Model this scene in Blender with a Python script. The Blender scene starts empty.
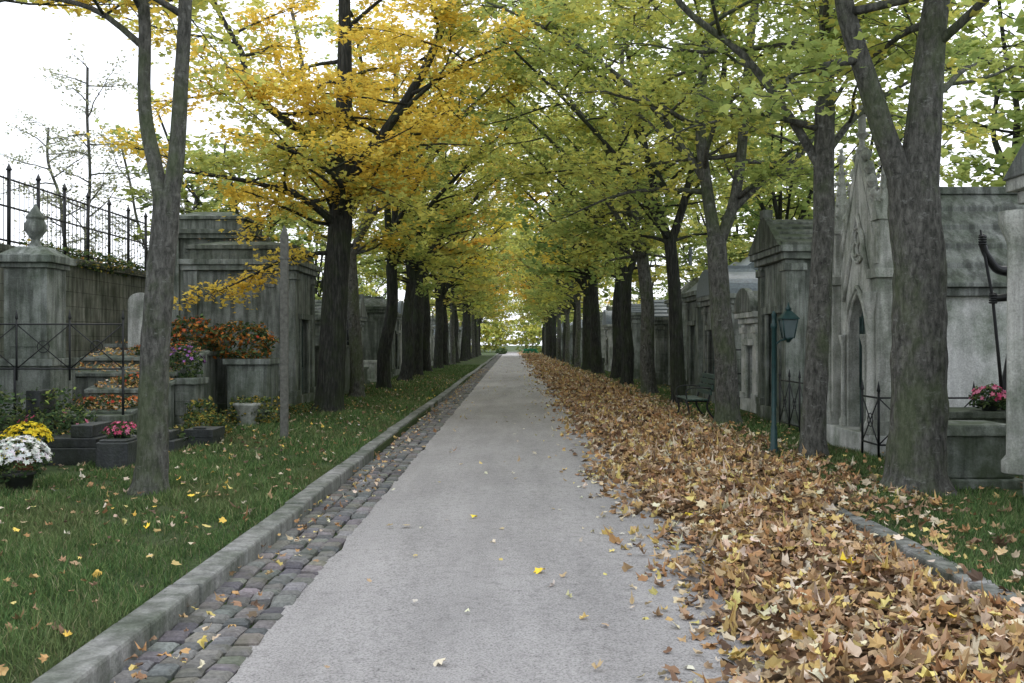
import bpy, math, random
import numpy as np
from mathutils import Vector, Matrix
R = random.Random(7)
NR = np.random.default_rng(7)
scene = bpy.context.scene
G = 0.09   # verge height

# ------------------------------------------------------------------ helpers
def link(o):
    scene.collection.objects.link(o); return o

class MB:
    def __init__(s): s.v=[]; s.f=[]; s.m=[]; s.sm=[]
    def add(s, vs, fs, mat=0, smooth=False):
        o=len(s.v); s.v.extend([tuple(p) for p in vs])
        for f in fs:
            s.f.append([i+o for i in f]); s.m.append(mat); s.sm.append(smooth)
    def box(s,x0,x1,y0,y1,z0,z1,mat=0):
        if x0>x1:x0,x1=x1,x0
        if y0>y1:y0,y1=y1,y0
        vs=[(x0,y0,z0),(x1,y0,z0),(x1,y1,z0),(x0,y1,z0),(x0,y0,z1),(x1,y0,z1),(x1,y1,z1),(x0,y1,z1)]
        s.add(vs,[(0,3,2,1),(4,5,6,7),(0,1,5,4),(1,2,6,5),(2,3,7,6),(3,0,4,7)],mat)
    def frustum(s,cx,cy,z0,z1,a0,b0,a1,b1,mat=0):
        vs=[(cx+sx*a0,cy+sy*b0,z0) for sx,sy in((-1,-1),(1,-1),(1,1),(-1,1))]+[(cx+sx*a1,cy+sy*b1,z1) for sx,sy in((-1,-1),(1,-1),(1,1),(-1,1))]
        s.add(vs,[(0,3,2,1),(4,5,6,7),(0,1,5,4),(1,2,6,5),(2,3,7,6),(3,0,4,7)],mat)
    def lathe(s,cx,cy,prof,n=14,mat=0,smooth=True):
        vs=[];fs=[]
        for r,z in prof:
            for i in range(n):
                a=2*math.pi*i/n; vs.append((cx+r*math.cos(a),cy+r*math.sin(a),z))
        for k in range(len(prof)-1):
            for i in range(n):
                j=(i+1)%n; fs.append((k*n+i,k*n+j,(k+1)*n+j,(k+1)*n+i))
        fs.append(tuple(range(n-1,-1,-1))); fs.append(tuple((len(prof)-1)*n+i for i in range(n)))
        s.add(vs,fs,mat,smooth)
    def prism(s,poly,a0,a1,axis='x',mat=0):
        n=len(poly)
        if axis=='x': vs=[(a0,p,q) for p,q in poly]+[(a1,p,q) for p,q in poly]
        elif axis=='y': vs=[(p,a0,q) for p,q in poly]+[(p,a1,q) for p,q in poly]
        else: vs=[(p,q,a0) for p,q in poly]+[(p,q,a1) for p,q in poly]
        fs=[tuple(range(n)),tuple(range(2*n-1,n-1,-1))]
        for i in range(n):
            j=(i+1)%n; fs.append((i,i+n,j+n,j))
        s.add(vs,fs,mat)
    def tube(s,pts,rad,n=8,mat=0,lump=0.0):
        pts=[Vector(p) for p in pts]; vs=[];fs=[]
        L=len(pts); u=None
        for k in range(L):
            t=(pts[min(k+1,L-1)]-pts[max(k-1,0)])
            if t.length<1e-6: t=Vector((0,0,1))
            t.normalize()
            if u is None:
                u=t.cross(Vector((0.31,0.95,0.05)))
                if u.length<1e-3: u=t.cross(Vector((1,0,0)))
            u=(u-t*u.dot(t)).normalized(); w=t.cross(u)
            for i in range(n):
                a=2*math.pi*i/n; r=rad[k]
                if lump: r*=1+lump*(math.sin(3*a+k*.35+pts[0].x)+.6*math.sin(5*a-k*.6+pts[0].y)+.5*math.sin(2*a+k*1.1)+.35*math.sin(9*a+k*1.7))
                vs.append(pts[k]+u*(math.cos(a)*r)+w*(math.sin(a)*r))
        for k in range(L-1):
            for i in range(n):
                j=(i+1)%n; fs.append((k*n+i,k*n+j,(k+1)*n+j,(k+1)*n+i))
        fs.append(tuple((L-1)*n+i for i in range(n)))
        fs.append(tuple(range(n-1,-1,-1)))
        s.add(vs,fs,mat,True)
    def mesh(s,name,mats):
        me=bpy.data.meshes.new(name); me.from_pydata(s.v,[],s.f)
        for m in mats: me.materials.append(m)
        me.polygons.foreach_set('material_index',s.m)
        me.polygons.foreach_set('use_smooth',s.sm)
        me.update(); return me
    def obj(s,name,mats,bevel=0,parent=None):
        if not isinstance(mats,(list,tuple)): mats=[mats]
        o=link(bpy.data.objects.new(name,s.mesh(name,mats)))
        if bevel:
            b=o.modifiers.new('bev','BEVEL'); b.width=bevel; b.segments=2; b.limit_method='ANGLE'; b.angle_limit=math.radians(40)
        if parent is not None:
            o.parent=parent; o.matrix_parent_inverse=Matrix.Translation(-parent.location)
        return o
def empty(name,loc):
    e=bpy.data.objects.new(name,None); e.location=loc; e.empty_display_size=.3; return link(e)

def rotmats(yaw,tiltax,tilt):
    n=len(yaw); c,s_=np.cos(yaw),np.sin(yaw)
    Z=np.zeros((n,3,3)); Z[:,0,0]=c;Z[:,0,1]=-s_;Z[:,1,0]=s_;Z[:,1,1]=c;Z[:,2,2]=1
    kx,ky=np.cos(tiltax),np.sin(tiltax); ct,st=np.cos(tilt),np.sin(tilt); v=1-ct
    T=np.zeros((n,3,3))
    T[:,0,0]=ct+kx*kx*v;T[:,0,1]=kx*ky*v;T[:,0,2]=ky*st
    T[:,1,0]=kx*ky*v;T[:,1,1]=ct+ky*ky*v;T[:,1,2]=-kx*st
    T[:,2,0]=-ky*st;T[:,2,1]=kx*st;T[:,2,2]=ct
    return T@Z
class Scat:
    def __init__(s): s.V=[];s.LI=[];s.LS=[];s.C=[];s.nv=0
    def add(s,tv,tf,pos,rot,scl,col):
        pos=np.asarray(pos,float);n=len(pos)
        if n==0:return
        tv=np.asarray(tv,float);k=len(tv)
        scl=np.asarray(scl,float)
        if scl.ndim==1: scl=scl[:,None]*np.ones(3)
        P=tv[None]*scl[:,None,:]
        P=np.einsum('nij,nkj->nki',rot,P)+pos[:,None,:]
        s.V.append(P.reshape(-1,3))
        fl=np.concatenate([np.array(f) for f in tf]); ls=np.array([len(f) for f in tf])
        idx=(fl[None]+(np.arange(n)*k)[:,None]).reshape(-1)+s.nv
        s.LI.append(idx);s.LS.append(np.tile(ls,n))
        c=np.ones((n,k,4));c[:,:,:3]=np.asarray(col)[:,None,:]
        s.C.append(c.reshape(-1,4));s.nv+=n*k
    def mesh(s,name,mats,extra=None):
        V=np.concatenate(s.V);LI=np.concatenate(s.LI);LS=np.concatenate(s.LS);C=np.concatenate(s.C)
        mi=np.zeros(len(LS),int);sm=np.zeros(len(LS),bool)
        if extra is not None and len(extra.v):
            ev=np.array(extra.v);el=np.array([len(f) for f in extra.f]);ei=np.concatenate([np.array(f) for f in extra.f])+len(V)
            V=np.concatenate([V,ev]);LI=np.concatenate([LI,ei]);LS=np.concatenate([LS,el])
            C=np.concatenate([C,np.ones((len(ev),4))*.5]);mi=np.concatenate([mi,np.ones(len(el),int)+np.array(extra.m)]);sm=np.concatenate([sm,np.array(extra.sm,bool)])
        me=bpy.data.meshes.new(name);me.vertices.add(len(V));me.vertices.foreach_set('co',V.astype(np.float32).ravel())
        me.loops.add(len(LI));me.loops.foreach_set('vertex_index',LI.astype(np.int32))
        me.polygons.add(len(LS));st=np.concatenate([[0],np.cumsum(LS)[:-1]])
        me.polygons.foreach_set('loop_start',st.astype(np.int32));me.polygons.foreach_set('loop_total',LS.astype(np.int32))
        for m in mats: me.materials.append(m)
        me.polygons.foreach_set('material_index',mi.astype(np.int32));me.polygons.foreach_set('use_smooth',sm)
        me.update(calc_edges=True)
        a=me.color_attributes.new('Col','FLOAT_COLOR','POINT');a.data.foreach_set('color',C.astype(np.float32).ravel())
        return me
    def obj(s,name,mats,extra=None,parent=None):
        o=link(bpy.data.objects.new(name,s.mesh(name,mats,extra)))
        if parent is not None:
            o.parent=parent; o.matrix_parent_inverse=Matrix.Translation(-parent.location)
        return o

# ------------------------------------------------------------------ materials
def newmat(name,rough=.9,spec=.2):
    m=bpy.data.materials.new(name);m.use_nodes=True;nt=m.node_tree;b=nt.nodes['Principled BSDF']
    b.inputs['Roughness'].default_value=rough;b.inputs['Specular IOR Level'].default_value=spec
    return m,nt,b
def N(nt,t,**k):
    n=nt.nodes.new(t)
    for a,v in k.items(): setattr(n,a,v)
    return n
def coords(nt,scale=(1,1,1)):
    g=N(nt,'ShaderNodeNewGeometry');mp=N(nt,'ShaderNodeMapping');mp.inputs['Scale'].default_value=scale
    nt.links.new(g.outputs['Position'],mp.inputs[0]);return mp.outputs[0]
def noise(nt,vec,scale,detail=6,rough=.6):
    n=N(nt,'ShaderNodeTexNoise');n.inputs['Scale'].default_value=scale;n.inputs['Detail'].default_value=detail;n.inputs['Roughness'].default_value=rough
    nt.links.new(vec,n.inputs['Vector']);return n.outputs['Fac']
def ramp(nt,fac,stops):
    r=N(nt,'ShaderNodeValToRGB');cr=r.color_ramp
    while len(cr.elements)<len(stops): cr.elements.new(.5)
    for e,(p,c) in zip(cr.elements,stops):
        e.position=p;e.color=(*c,1) if len(c)==3 else c
    nt.links.new(fac,r.inputs[0]);return r.outputs[0]
def mix(nt,fac,a,b,mode='MIX'):
    m=N(nt,'ShaderNodeMix',data_type='RGBA',blend_type=mode)
    def setv(s,v):
        if hasattr(v,'links') or hasattr(v,'is_linked'): nt.links.new(v,s)
        elif isinstance(v,(int,float)): s.default_value=v
        else: s.default_value=(*v,1)
    setv(m.inputs['Factor'],fac);setv(m.inputs['A'],a);setv(m.inputs['B'],b);return m.outputs['Result']
def bump(nt,b,h,strength=.4,dist=.02):
    n=N(nt,'ShaderNodeBump');n.inputs['Strength'].default_value=strength;n.inputs['Distance'].default_value=dist
    nt.links.new(h,n.inputs['Height']);nt.links.new(n.outputs[0],b.inputs['Normal'])
def g3(v): return (v,v,v)

def stone(name,c,dark=.45,moss=.5,ashlar=0,rough=.9,mc=.55):
    m,nt,b=newmat(name,rough)
    p=coords(nt);n1=noise(nt,p,1.7,6,.7);n2=noise(nt,coords(nt,(5,5,.6)),1.6,5);n3=noise(nt,p,55,2)
    c1=tuple(x*1.22 for x in c);c0=(c[0]*.5,c[1]*.56,c[2]*.48)
    col=ramp(nt,n1,[(.34,c0),(.6,c1)])
    col=mix(nt,1,col,ramp(nt,n2,[(.4,g3(dark)),(.58,g3(1))]),'MULTIPLY')
    col=mix(nt,1,col,ramp(nt,n3,[(.3,g3(.75)),(.7,g3(1.1))]),'MULTIPLY')
    g=N(nt,'ShaderNodeNewGeometry');sx=N(nt,'ShaderNodeSeparateXYZ');nt.links.new(g.outputs['Normal'],sx.inputs[0])
    sp=N(nt,'ShaderNodeSeparateXYZ');nt.links.new(g.outputs['Position'],sp.inputs[0])
    up=N(nt,'ShaderNodeMath',operation='MULTIPLY');nt.links.new(sx.outputs[2],up.inputs[0]);up.inputs[1].default_value=.75;up.use_clamp=True
    lo=N(nt,'ShaderNodeMapRange');nt.links.new(sp.outputs[2],lo.inputs[0]);lo.inputs[1].default_value=1.1;lo.inputs[2].default_value=.05;lo.inputs[3].default_value=.16;lo.inputs[4].default_value=.85
    mx=N(nt,'ShaderNodeMath',operation='MAXIMUM');nt.links.new(up.outputs[0],mx.inputs[0]);nt.links.new(lo.outputs[0],mx.inputs[1])
    mm=N(nt,'ShaderNodeMath',operation='MULTIPLY');nt.links.new(mx.outputs[0],mm.inputs[0]);nt.links.new(ramp(nt,noise(nt,p,3,4),[(.35,g3(.15)),(.6,g3(1.2))]),mm.inputs[1])
    m2=N(nt,'ShaderNodeMath',operation='MULTIPLY');nt.links.new(mm.outputs[0],m2.inputs[0]);m2.inputs[1].default_value=moss;m2.use_clamp=True
    col=mix(nt,m2.outputs[0],col,(.055,.075,.038))
    h=noise(nt,p,30,4)
    if ashlar:
        g=N(nt,'ShaderNodeNewGeometry');s=N(nt,'ShaderNodeSeparateXYZ');nt.links.new(g.outputs['Position'],s.inputs[0])
        a=N(nt,'ShaderNodeMath',operation='ADD');nt.links.new(s.outputs[0],a.inputs[0]);nt.links.new(s.outputs[1],a.inputs[1])
        cb=N(nt,'ShaderNodeCombineXYZ');nt.links.new(a.outputs[0],cb.inputs[0]);nt.links.new(s.outputs[2],cb.inputs[1])
        br=N(nt,'ShaderNodeTexBrick');br.inputs['Scale'].default_value=1;br.inputs['Brick Width'].default_value=ashlar*2;br.inputs['Row Height'].default_value=ashlar
        br.inputs['Mortar Size'].default_value=.006;br.inputs['Color1'].default_value=(1,1,1,1);br.inputs['Color2'].default_value=(.85,.85,.85,1);br.inputs['Mortar'].default_value=(mc,mc,mc,1)
        nt.links.new(cb.outputs[0],br.inputs['Vector']);col=mix(nt,1,col,br.outputs['Color'],'MULTIPLY')
        h=mix(nt,.5,h,br.outputs['Color'])
    nt.links.new(col,b.inputs['Base Color']);bump(nt,b,h,.5,.02);return m

M={}
M['stone']=stone('limestone',(.33,.345,.325),.5,.85,.62)
M['stone2']=stone('grey_limestone',(.27,.29,.27),.45,.95)
M['pale']=stone('pale_limestone',(.48,.485,.455),.6,.6)
M['plaster']=stone('pale_plaster',(.56,.565,.55),.82,.35)
M['dark']=stone('weathered_stone',(.17,.182,.162),.45,1.0)
M['wall']=stone('rubble_wall',(.20,.21,.18),.4,1.1,.3,.9,.4)
M['granite']=stone('dark_granite',(.05,.053,.057),.7,.25,0,.35)
M['kerb']=stone('kerb_stone',(.27,.268,.26),.6,.3)
M['roofst']=stone('roof_stone',(.25,.262,.252),.45,.6)
def simple(name,c,rough=.5,var=.3,metal=0):
    m,nt,b=newmat(name,rough,.4);n=noise(nt,coords(nt),14,5)
    nt.links.new(ramp(nt,n,[(.3,tuple(x*(1-var) for x in c)),(.7,tuple(x*(1+var) for x in c))]),b.inputs['Base Color'])
    b.inputs['Metallic'].default_value=metal;bump(nt,b,n,.15,.01);return m
M['iron']=simple('wrought_iron',(.014,.016,.017),.55)
M['teal']=simple('green_paint',(.012,.045,.045),.45)
M['bench']=simple('bench_green_paint',(.02,.05,.038),.5)
M['verdi']=simple('door_bronze',(.03,.06,.055),.6,.4)
M['wood']=simple('weathered_wood',(.12,.12,.105),.9,.4)
M['terra']=simple('terracotta',(.28,.11,.06),.8)
M['blackpot']=simple('dark_pot',(.03,.035,.03),.6)
M['bronze']=simple('dark_bronze',(.02,.021,.022),.4,.3,.3)
M['zinc']=simple('zinc_roof',(.16,.19,.21),.5,.25)
M['glass']=simple('dark_glass',(.02,.025,.03),.15)
M['lampglass']=simple('lamp_glass',(.12,.16,.165),.2,.1)
M['brick']=stone('red_brick',(.32,.13,.07),.7,.2,.09)
M['white']=simple('white_paint',(.7,.7,.7),.5,.05)

def vcol(name,trans=0,rough=.7,rand=0,spec=.25,diffuse=False):
    m,nt,b=newmat(name,rough,spec);a=N(nt,'ShaderNodeAttribute');a.attribute_name='Col'
    c=a.outputs['Color'];bs=b
    if rand:
        oi=N(nt,'ShaderNodeObjectInfo');hs=N(nt,'ShaderNodeHueSaturation')
        mr=N(nt,'ShaderNodeMapRange');nt.links.new(oi.outputs['Random'],mr.inputs[0]);mr.inputs[3].default_value=.5-rand;mr.inputs[4].default_value=.5+rand*.6
        nt.links.new(mr.outputs[0],hs.inputs['Hue']);nt.links.new(c,hs.inputs['Color']);c=hs.outputs[0]
    if diffuse:
        bs=N(nt,'ShaderNodeBsdfDiffuse');nt.links.new(c,bs.inputs[0]);nt.links.new(bs.outputs[0],nt.nodes['Material Output'].inputs[0])
    else: nt.links.new(c,b.inputs['Base Color'])
    if trans:
        t=N(nt,'ShaderNodeBsdfTranslucent');ms=N(nt,'ShaderNodeMixShader');ms.inputs[0].default_value=trans
        nt.links.new(c,t.inputs[0]);nt.links.new(bs.outputs[0],ms.inputs[1]);nt.links.new(t.outputs[0],ms.inputs[2])
        nt.links.new(ms.outputs[0],nt.nodes['Material Output'].inputs[0])
    return m
M['leaf']=vcol('maple_leaves',.5,diffuse=True)
M['leafr']=vcol('maple_leaves_varied',.5,rand=.018,diffuse=True)
M['dry']=vcol('dry_leaves',0,.7,spec=.2)
M['grass']=vcol('grass_blades',.2,diffuse=True)
M['petal']=vcol('petals',.2,diffuse=True)

m,nt,b=newmat('bark',.95,.1)
n1=noise(nt,coords(nt,(8,8,2.6)),2.6,8,.75);n2=noise(nt,coords(nt,(1,1,.6)),1.9,5,.7);n3=noise(nt,coords(nt,(1,1,1.8)),7,6,.75)
c=ramp(nt,n1,[(.34,(.03,.03,.027)),(.5,(.092,.092,.082)),(.68,(.18,.178,.16))])
c=mix(nt,ramp(nt,n3,[(.58,g3(0)),(.68,g3(.75))]),c,(.25,.255,.24))
c=mix(nt,ramp(nt,n3,[(.34,g3(.75)),(.43,g3(0))]),c,(.03,.031,.028))
c=mix(nt,ramp(nt,n2,[(.46,g3(0)),(.62,g3(.6))]),c,mix(nt,n1,(.03,.045,.018),(.13,.165,.08)))
nt.links.new(c,b.inputs['Base Color']);bump(nt,b,n1,.9,.03);M['bark']=m
m,nt,b=newmat('dark_bark',.95,.1)
n1=noise(nt,coords(nt,(11,11,1.6)),2.2,8,.7);n2=noise(nt,coords(nt,(1,1,.6)),1.9,4,.7)
c=ramp(nt,n1,[(.32,(.012,.013,.012)),(.52,(.036,.037,.033)),(.72,(.09,.09,.08))])
c=mix(nt,ramp(nt,n2,[(.46,g3(0)),(.62,g3(.5))]),c,(.04,.055,.025))
nt.links.new(c,b.inputs['Base Color']);bump(nt,b,n1,.9,.03);M['barkd']=m

m,nt,b=newmat('path_surface',.9,.2)
p=coords(nt);n1=noise(nt,p,.7,4);n2=noise(nt,coords(nt,(2.2,.25,1)),1.0,6,.6);n3=noise(nt,p,75,3,.75);n4=noise(nt,p,11,6,.8)
c=ramp(nt,n1,[(.3,(.325,.313,.305)),(.7,(.375,.362,.352))])
c=mix(nt,1,c,ramp(nt,n2,[(.35,g3(.84)),(.62,g3(1.03))]),'MULTIPLY')
c=mix(nt,1,c,ramp(nt,n4,[(.33,g3(.72)),(.48,g3(1.0)),(.7,g3(1.06))]),'MULTIPLY')
c=mix(nt,1,c,ramp(nt,n3,[(.3,g3(.35)),(.48,g3(1)),(.75,g3(1.4))]),'MULTIPLY')
nt.links.new(c,b.inputs['Base Color']);bump(nt,b,n3,.8,.014);M['path']=m
m,nt,b=newmat('ground_soil_grass',.95,.1)
p=coords(nt);n1=noise(nt,p,.8,6);n2=noise(nt,p,22,6,.75)
c=ramp(nt,n1,[(.3,(.048,.075,.03)),(.5,(.062,.09,.038)),(.75,(.088,.08,.048))])
c=mix(nt,1,c,ramp(nt,n2,[(.3,g3(.45)),(.7,g3(1.5))]),'MULTIPLY')
nt.links.new(c,b.inputs['Base Color']);bump(nt,b,n2,.8,.04);M['ground']=m
m,nt,b=newmat('leaf_litter',.9,.1)
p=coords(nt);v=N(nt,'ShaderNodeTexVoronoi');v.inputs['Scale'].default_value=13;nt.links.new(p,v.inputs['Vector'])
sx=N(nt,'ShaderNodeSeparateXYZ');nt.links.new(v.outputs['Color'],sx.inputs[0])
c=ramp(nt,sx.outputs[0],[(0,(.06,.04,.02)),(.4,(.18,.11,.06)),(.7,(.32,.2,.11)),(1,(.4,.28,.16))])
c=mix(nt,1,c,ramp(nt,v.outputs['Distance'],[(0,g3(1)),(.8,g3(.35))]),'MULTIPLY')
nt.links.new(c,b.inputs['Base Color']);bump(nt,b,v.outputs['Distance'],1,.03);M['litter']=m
m,nt,b=newmat('cobble_stone',.8,.3)
a=N(nt,'ShaderNodeAttribute');a.attribute_name='Col';n=noise(nt,coords(nt),40,5)
c=mix(nt,1,a.outputs['Color'],ramp(nt,n,[(.3,g3(.6)),(.7,g3(1.3))]),'MULTIPLY')
c=mix(nt,ramp(nt,noise(nt,coords(nt),2.5,5),[(.5,g3(0)),(.7,g3(.6))]),c,(.06,.065,.035))
nt.links.new(c,b.inputs['Base Color']);bump(nt,b,n,.5,.01);M['cob']=m

# ------------------------------------------------------------------ leaf templates
def maple(curl):
    rr=random.Random(int(curl*1000))
    h=[(90,1),(70,.62),(42,.9),(20,.55),(-8,.72),(-45,.45),(-90,.2)]
    def side(sg,lo):
        return [(sg*r*rr.uniform(.85,1.1)*math.cos(math.radians(a)),r*rr.uniform(.85,1.1)*math.sin(math.radians(a))) for a,r in lo]
    full=[(0,1)]+side(1,h[1:-1])+[(0,-.2)]+side(-1,h[1:-1])[::-1]
    out=[(0,0)]+full
    a,bq,cq=rr.uniform(-.1,.5)*curl,rr.uniform(-.2,.5)*curl,rr.uniform(-.4,.4)*curl
    v=[(x*(1-.22*min(2,abs(curl))*abs(x)),y*(1-.1*min(2,curl)*abs(y)),a*x*x+bq*y*y+cq*x*y+rr.uniform(-.1,.1)*curl) for x,y in out]
    n=len(full); f=[(0,1+(i+1)%n,1+i) for i in range(n)]
    return v,f
FALL=[maple(c) for c in (.5,.9,1.2,1.4,1.6,1.8,2.0,2.2,2.4,2.7)]
CL_v=[(0,-.45,0),(.28,-.3,.1),(.62,.1,.12),(.25,.22,.03),(0,.75,0),(-.25,.22,.03),(-.62,.1,.12),(-.28,-.3,.1)]
CL_f=[(0,1,2,3,4),(0,4,5,6,7)]
CQ_v=[(0,-.5,0),(.45,.0,.08),(0,.65,0),(-.45,.0,.08)];CQ_f=[(0,1,2,3)]

DRY=np.array([(.30,.19,.10),(.38,.25,.135),(.21,.135,.08),(.47,.33,.19),(.58,.47,.33),(.39,.225,.105),(.62,.54,.40),(.12,.08,.05),(.52,.36,.15),(.43,.255,.12),(.35,.24,.15),(.62,.49,.18)])
def jitcol(pal,n,rng=NR,v=.2,w=None):
    pal=np.asarray(pal);i=rng.choice(len(pal),n,p=w);c=pal[i]*(1+rng.uniform(-v,v,(n,1)));return np.clip(c*(1+rng.uniform(-.07,.07,(n,3))),0,1)
def fallen(sc,pos,size,tilt=.35,pal=DRY,w=None):
    pos=np.asarray(pos);n=len(pos);t=NR.integers(0,len(FALL),n);col=jitcol(pal,n,w=w)
    s=np.broadcast_to(size,(n,))*NR.uniform(.6,1.3,n)
    for k,(tv,tf) in enumerate(FALL):
        q=np.where(t==k)[0]
        if len(q)==0: continue
        rot=rotmats(NR.uniform(0,6.28,len(q)),NR.uniform(0,6.28,len(q)),np.abs(NR.normal(0,tilt,len(q)))+(NR.random(len(q))<.25)*2.9)
        S=s[q][:,None]*np.stack([NR.uniform(.6,1.1,len(q)),np.ones(len(q)),NR.uniform(.5,1.4,len(q))],1)
        sc.add(tv,tf,pos[q],rot,S,col[q])

# ------------------------------------------------------------------ ground, path, kerbs
mb=MB();mb.box(-400,-2.0,-30,700,-.5,G);mb.box(3.0,400,-30,700,-.5,G);mb.box(-2.0,3.0,-30,700,-.5,-.03)
mb.obj('ground',M['ground'])
mb=MB();xs=np.linspace(-1.42,2.96,8);ys=list(np.linspace(-20,190,421));vs=[];fs=[]
for j,y in enumerate(ys):
    for i,x in enumerate(xs):
        xx=x+(.03*math.sin(y*1.7)+.03*math.sin(y*4.1)+.015*math.sin(y*11) if i==0 else 0)
        vs.append((xx,y,.03*(1-((x-.5)/2.2)**2)-.012))
for j in range(len(ys)-1):
    for i in range(7):
        a=j*8+i;fs.append((a,a+1,a+9,a+8))
mb.add(vs,fs,0,True);mb.obj('path',M['path'])
def kerb(x0,x1,name):
    mb=MB();y=-5
    while y<185:
        L=R.uniform(.85,1.15);dx=R.uniform(-.012,.012)+(.03*math.sin(y*.25));dz=R.uniform(-.008,.008)
        mb.box(x0+dx,x1+dx,y,y+L-.012,-.1,.125+dz);y+=L
    mb.obj(name,M['kerb'],.022)
kerb(-2.2,-2.0,'kerb');kerb(2.9,3.08,'kerb')
sc=Scat();P=[];S=[];y=-2
tv=[(-.5,-.5,-1),(.5,-.5,-1),(.5,.5,-1),(-.5,.5,-1),(-.5,-.5,-.25),(.5,-.5,-.25),(.5,.5,-.25),(-.5,.5,-.25),(-.34,-.36,0),(.34,-.36,0),(.34,.36,0),(-.34,.36,0)]
tf=[(0,1,5,4),(1,2,6,5),(2,3,7,6),(3,0,4,7),(4,5,9,8),(5,6,10,9),(6,7,11,10),(7,4,8,11),(8,9,10,11)]
for c in range(4):
    y=-2+R.random()*.1
    while y<150:
        L=R.uniform(.10,.2);P.append((-1.92+c*.153+R.uniform(-.012,.012),y+L/2,.012+R.uniform(-.012,.012)-.01*(c<2)));S.append((.14+R.uniform(-.015,.01),L-.014,.07));y+=L
n=len(P);sc.add(tv,tf,P,rotmats(NR.normal(0,.07,n),NR.uniform(0,6.28,n),NR.normal(0,.07,n)),S,jitcol([(.15,.148,.145),(.2,.195,.19),(.11,.11,.11),(.17,.165,.15)],n))
sc.obj('cobbled_gutter',[M['cob']])

# ------------------------------------------------------------------ leaf pile
def edge(y): return 1.10+.14*math.sin(y*.9)+.10*math.sin(y*2.3+1)+.06*math.sin(y*5.1)+min(.25,max(0,(y-8)*.008))
def sst(t): t=min(1,max(0,t));return t*t*(3-2*t)
def pile(x,y):
    e=edge(y);h=.11*sst((x-e)/.75)+.03*math.sin(x*5+y*1.3)*sst((x-e)/.5)+.02*math.sin(x*11-y*4)*sst((x-e)/.5)
    k=sst((y-7.5)/3)
    near=1-.55*sst((x-2.5)/.4)
    h=h*(near*(1-k)+k)
    far=.155-.09*sst((x-3.0)/(.7+.2*math.sin(y*.8)))
    if x>2.85: h=h*(1-sst((x-2.87)/.05))*(1-k)+k*far
    return h+.012*sst((x-e)/.2)-.004
mb=MB();vs=[];fs=[];xs=np.arange(1.0,4.0,.1);ys=np.concatenate([np.arange(2,30,.15),np.arange(30,185,1.0)])
for y in ys:
    for x in xs: vs.append((x,y,pile(x,y)-.035-(.03 if x<edge(y)+.25 else 0)))
nx=len(xs)
for j in range(len(ys)-1):
    for i in range(nx-1):
        a=j*nx+i;fs.append((a,a+1,a+nx+1,a+nx))
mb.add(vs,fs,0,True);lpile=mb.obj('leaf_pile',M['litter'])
sc=Scat()
for y0,y1,dens,size in ((2.3,8,560,.070),(8,16,460,.074),(16,30,260,.083),(30,60,120,.11),(60,180,24,.17)):
    n=int(dens*(y1-y0)*2.6);pos=[]
    for i in range(n):
        y=R.uniform(y0,y1);x=R.uniform(.8,4.1);e=edge(y)
        if x<e+.45 and R.random()>max(.05,.12+.75*(x-e+.1)/.55): continue
        if x>2.88 and y<9 and R.random()>.1: continue
        if x>3.3 and R.random()>.45-.25*(x-3.3): continue
        z=max(pile(x,y),.025 if x<2.9 else G+.02)+R.uniform(0,.07)*sst((x-e)/.4)
        pos.append((x,y,z))
    fallen(sc,pos,size,.6)
sc.obj('leaves',[M['dry']],parent=lpile)
sc=Scat();pos=[]
for i in range(620):
    y=3+80*R.random()**1.6;x=R.uniform(-1.9,1.2) if R.random()<.35 else 1.2-abs(R.gauss(0,.4));pos.append((x,y,.032))
PALE=[(.6,.53,.40),(.55,.47,.30),(.65,.53,.2),(.42,.31,.19),(.66,.62,.5)]
fallen(sc,pos,.050,.35,PALE)
pos=[(R.gauss(-1.78,.14),3+60*R.random()**1.5,.05) for i in range(620)];fallen(sc,pos,.05,.4)
pos=[(R.uniform(-2.2,-4.9),3+45*R.random()**1.1,G+.045+R.random()*.03) for i in range(1500)];fallen(sc,pos,.05,.5,list(DRY*.85)*3+PALE+[(.7,.5,.1)]*2)
pos=[(3.1+abs(R.gauss(0,1.0)),4+45*R.random()**1.3,G+.05+R.random()*.03) for i in range(1700)];fallen(sc,pos,.056,.5,list(DRY))
pos=[(R.uniform(-4.5,-9),R.uniform(9,40),G+.02) for i in range(1500)];fallen(sc,pos,.065,.3)
pos=[(R.uniform(4.5,8),R.uniform(8,40),G+.02) for i in range(900)];fallen(sc,pos,.065,.3)
fallen(sc,[(1.55,8.7,.17),(.2,7.1,.04),(-.35,9.3,.045),(-2.9,7.9,.18),(-3.1,9.6,.18),(2.2,6.6,.2),(2.4,5.4,.17)],.085,.3,[(.8,.6,.06)])
LITTER=sc

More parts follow.
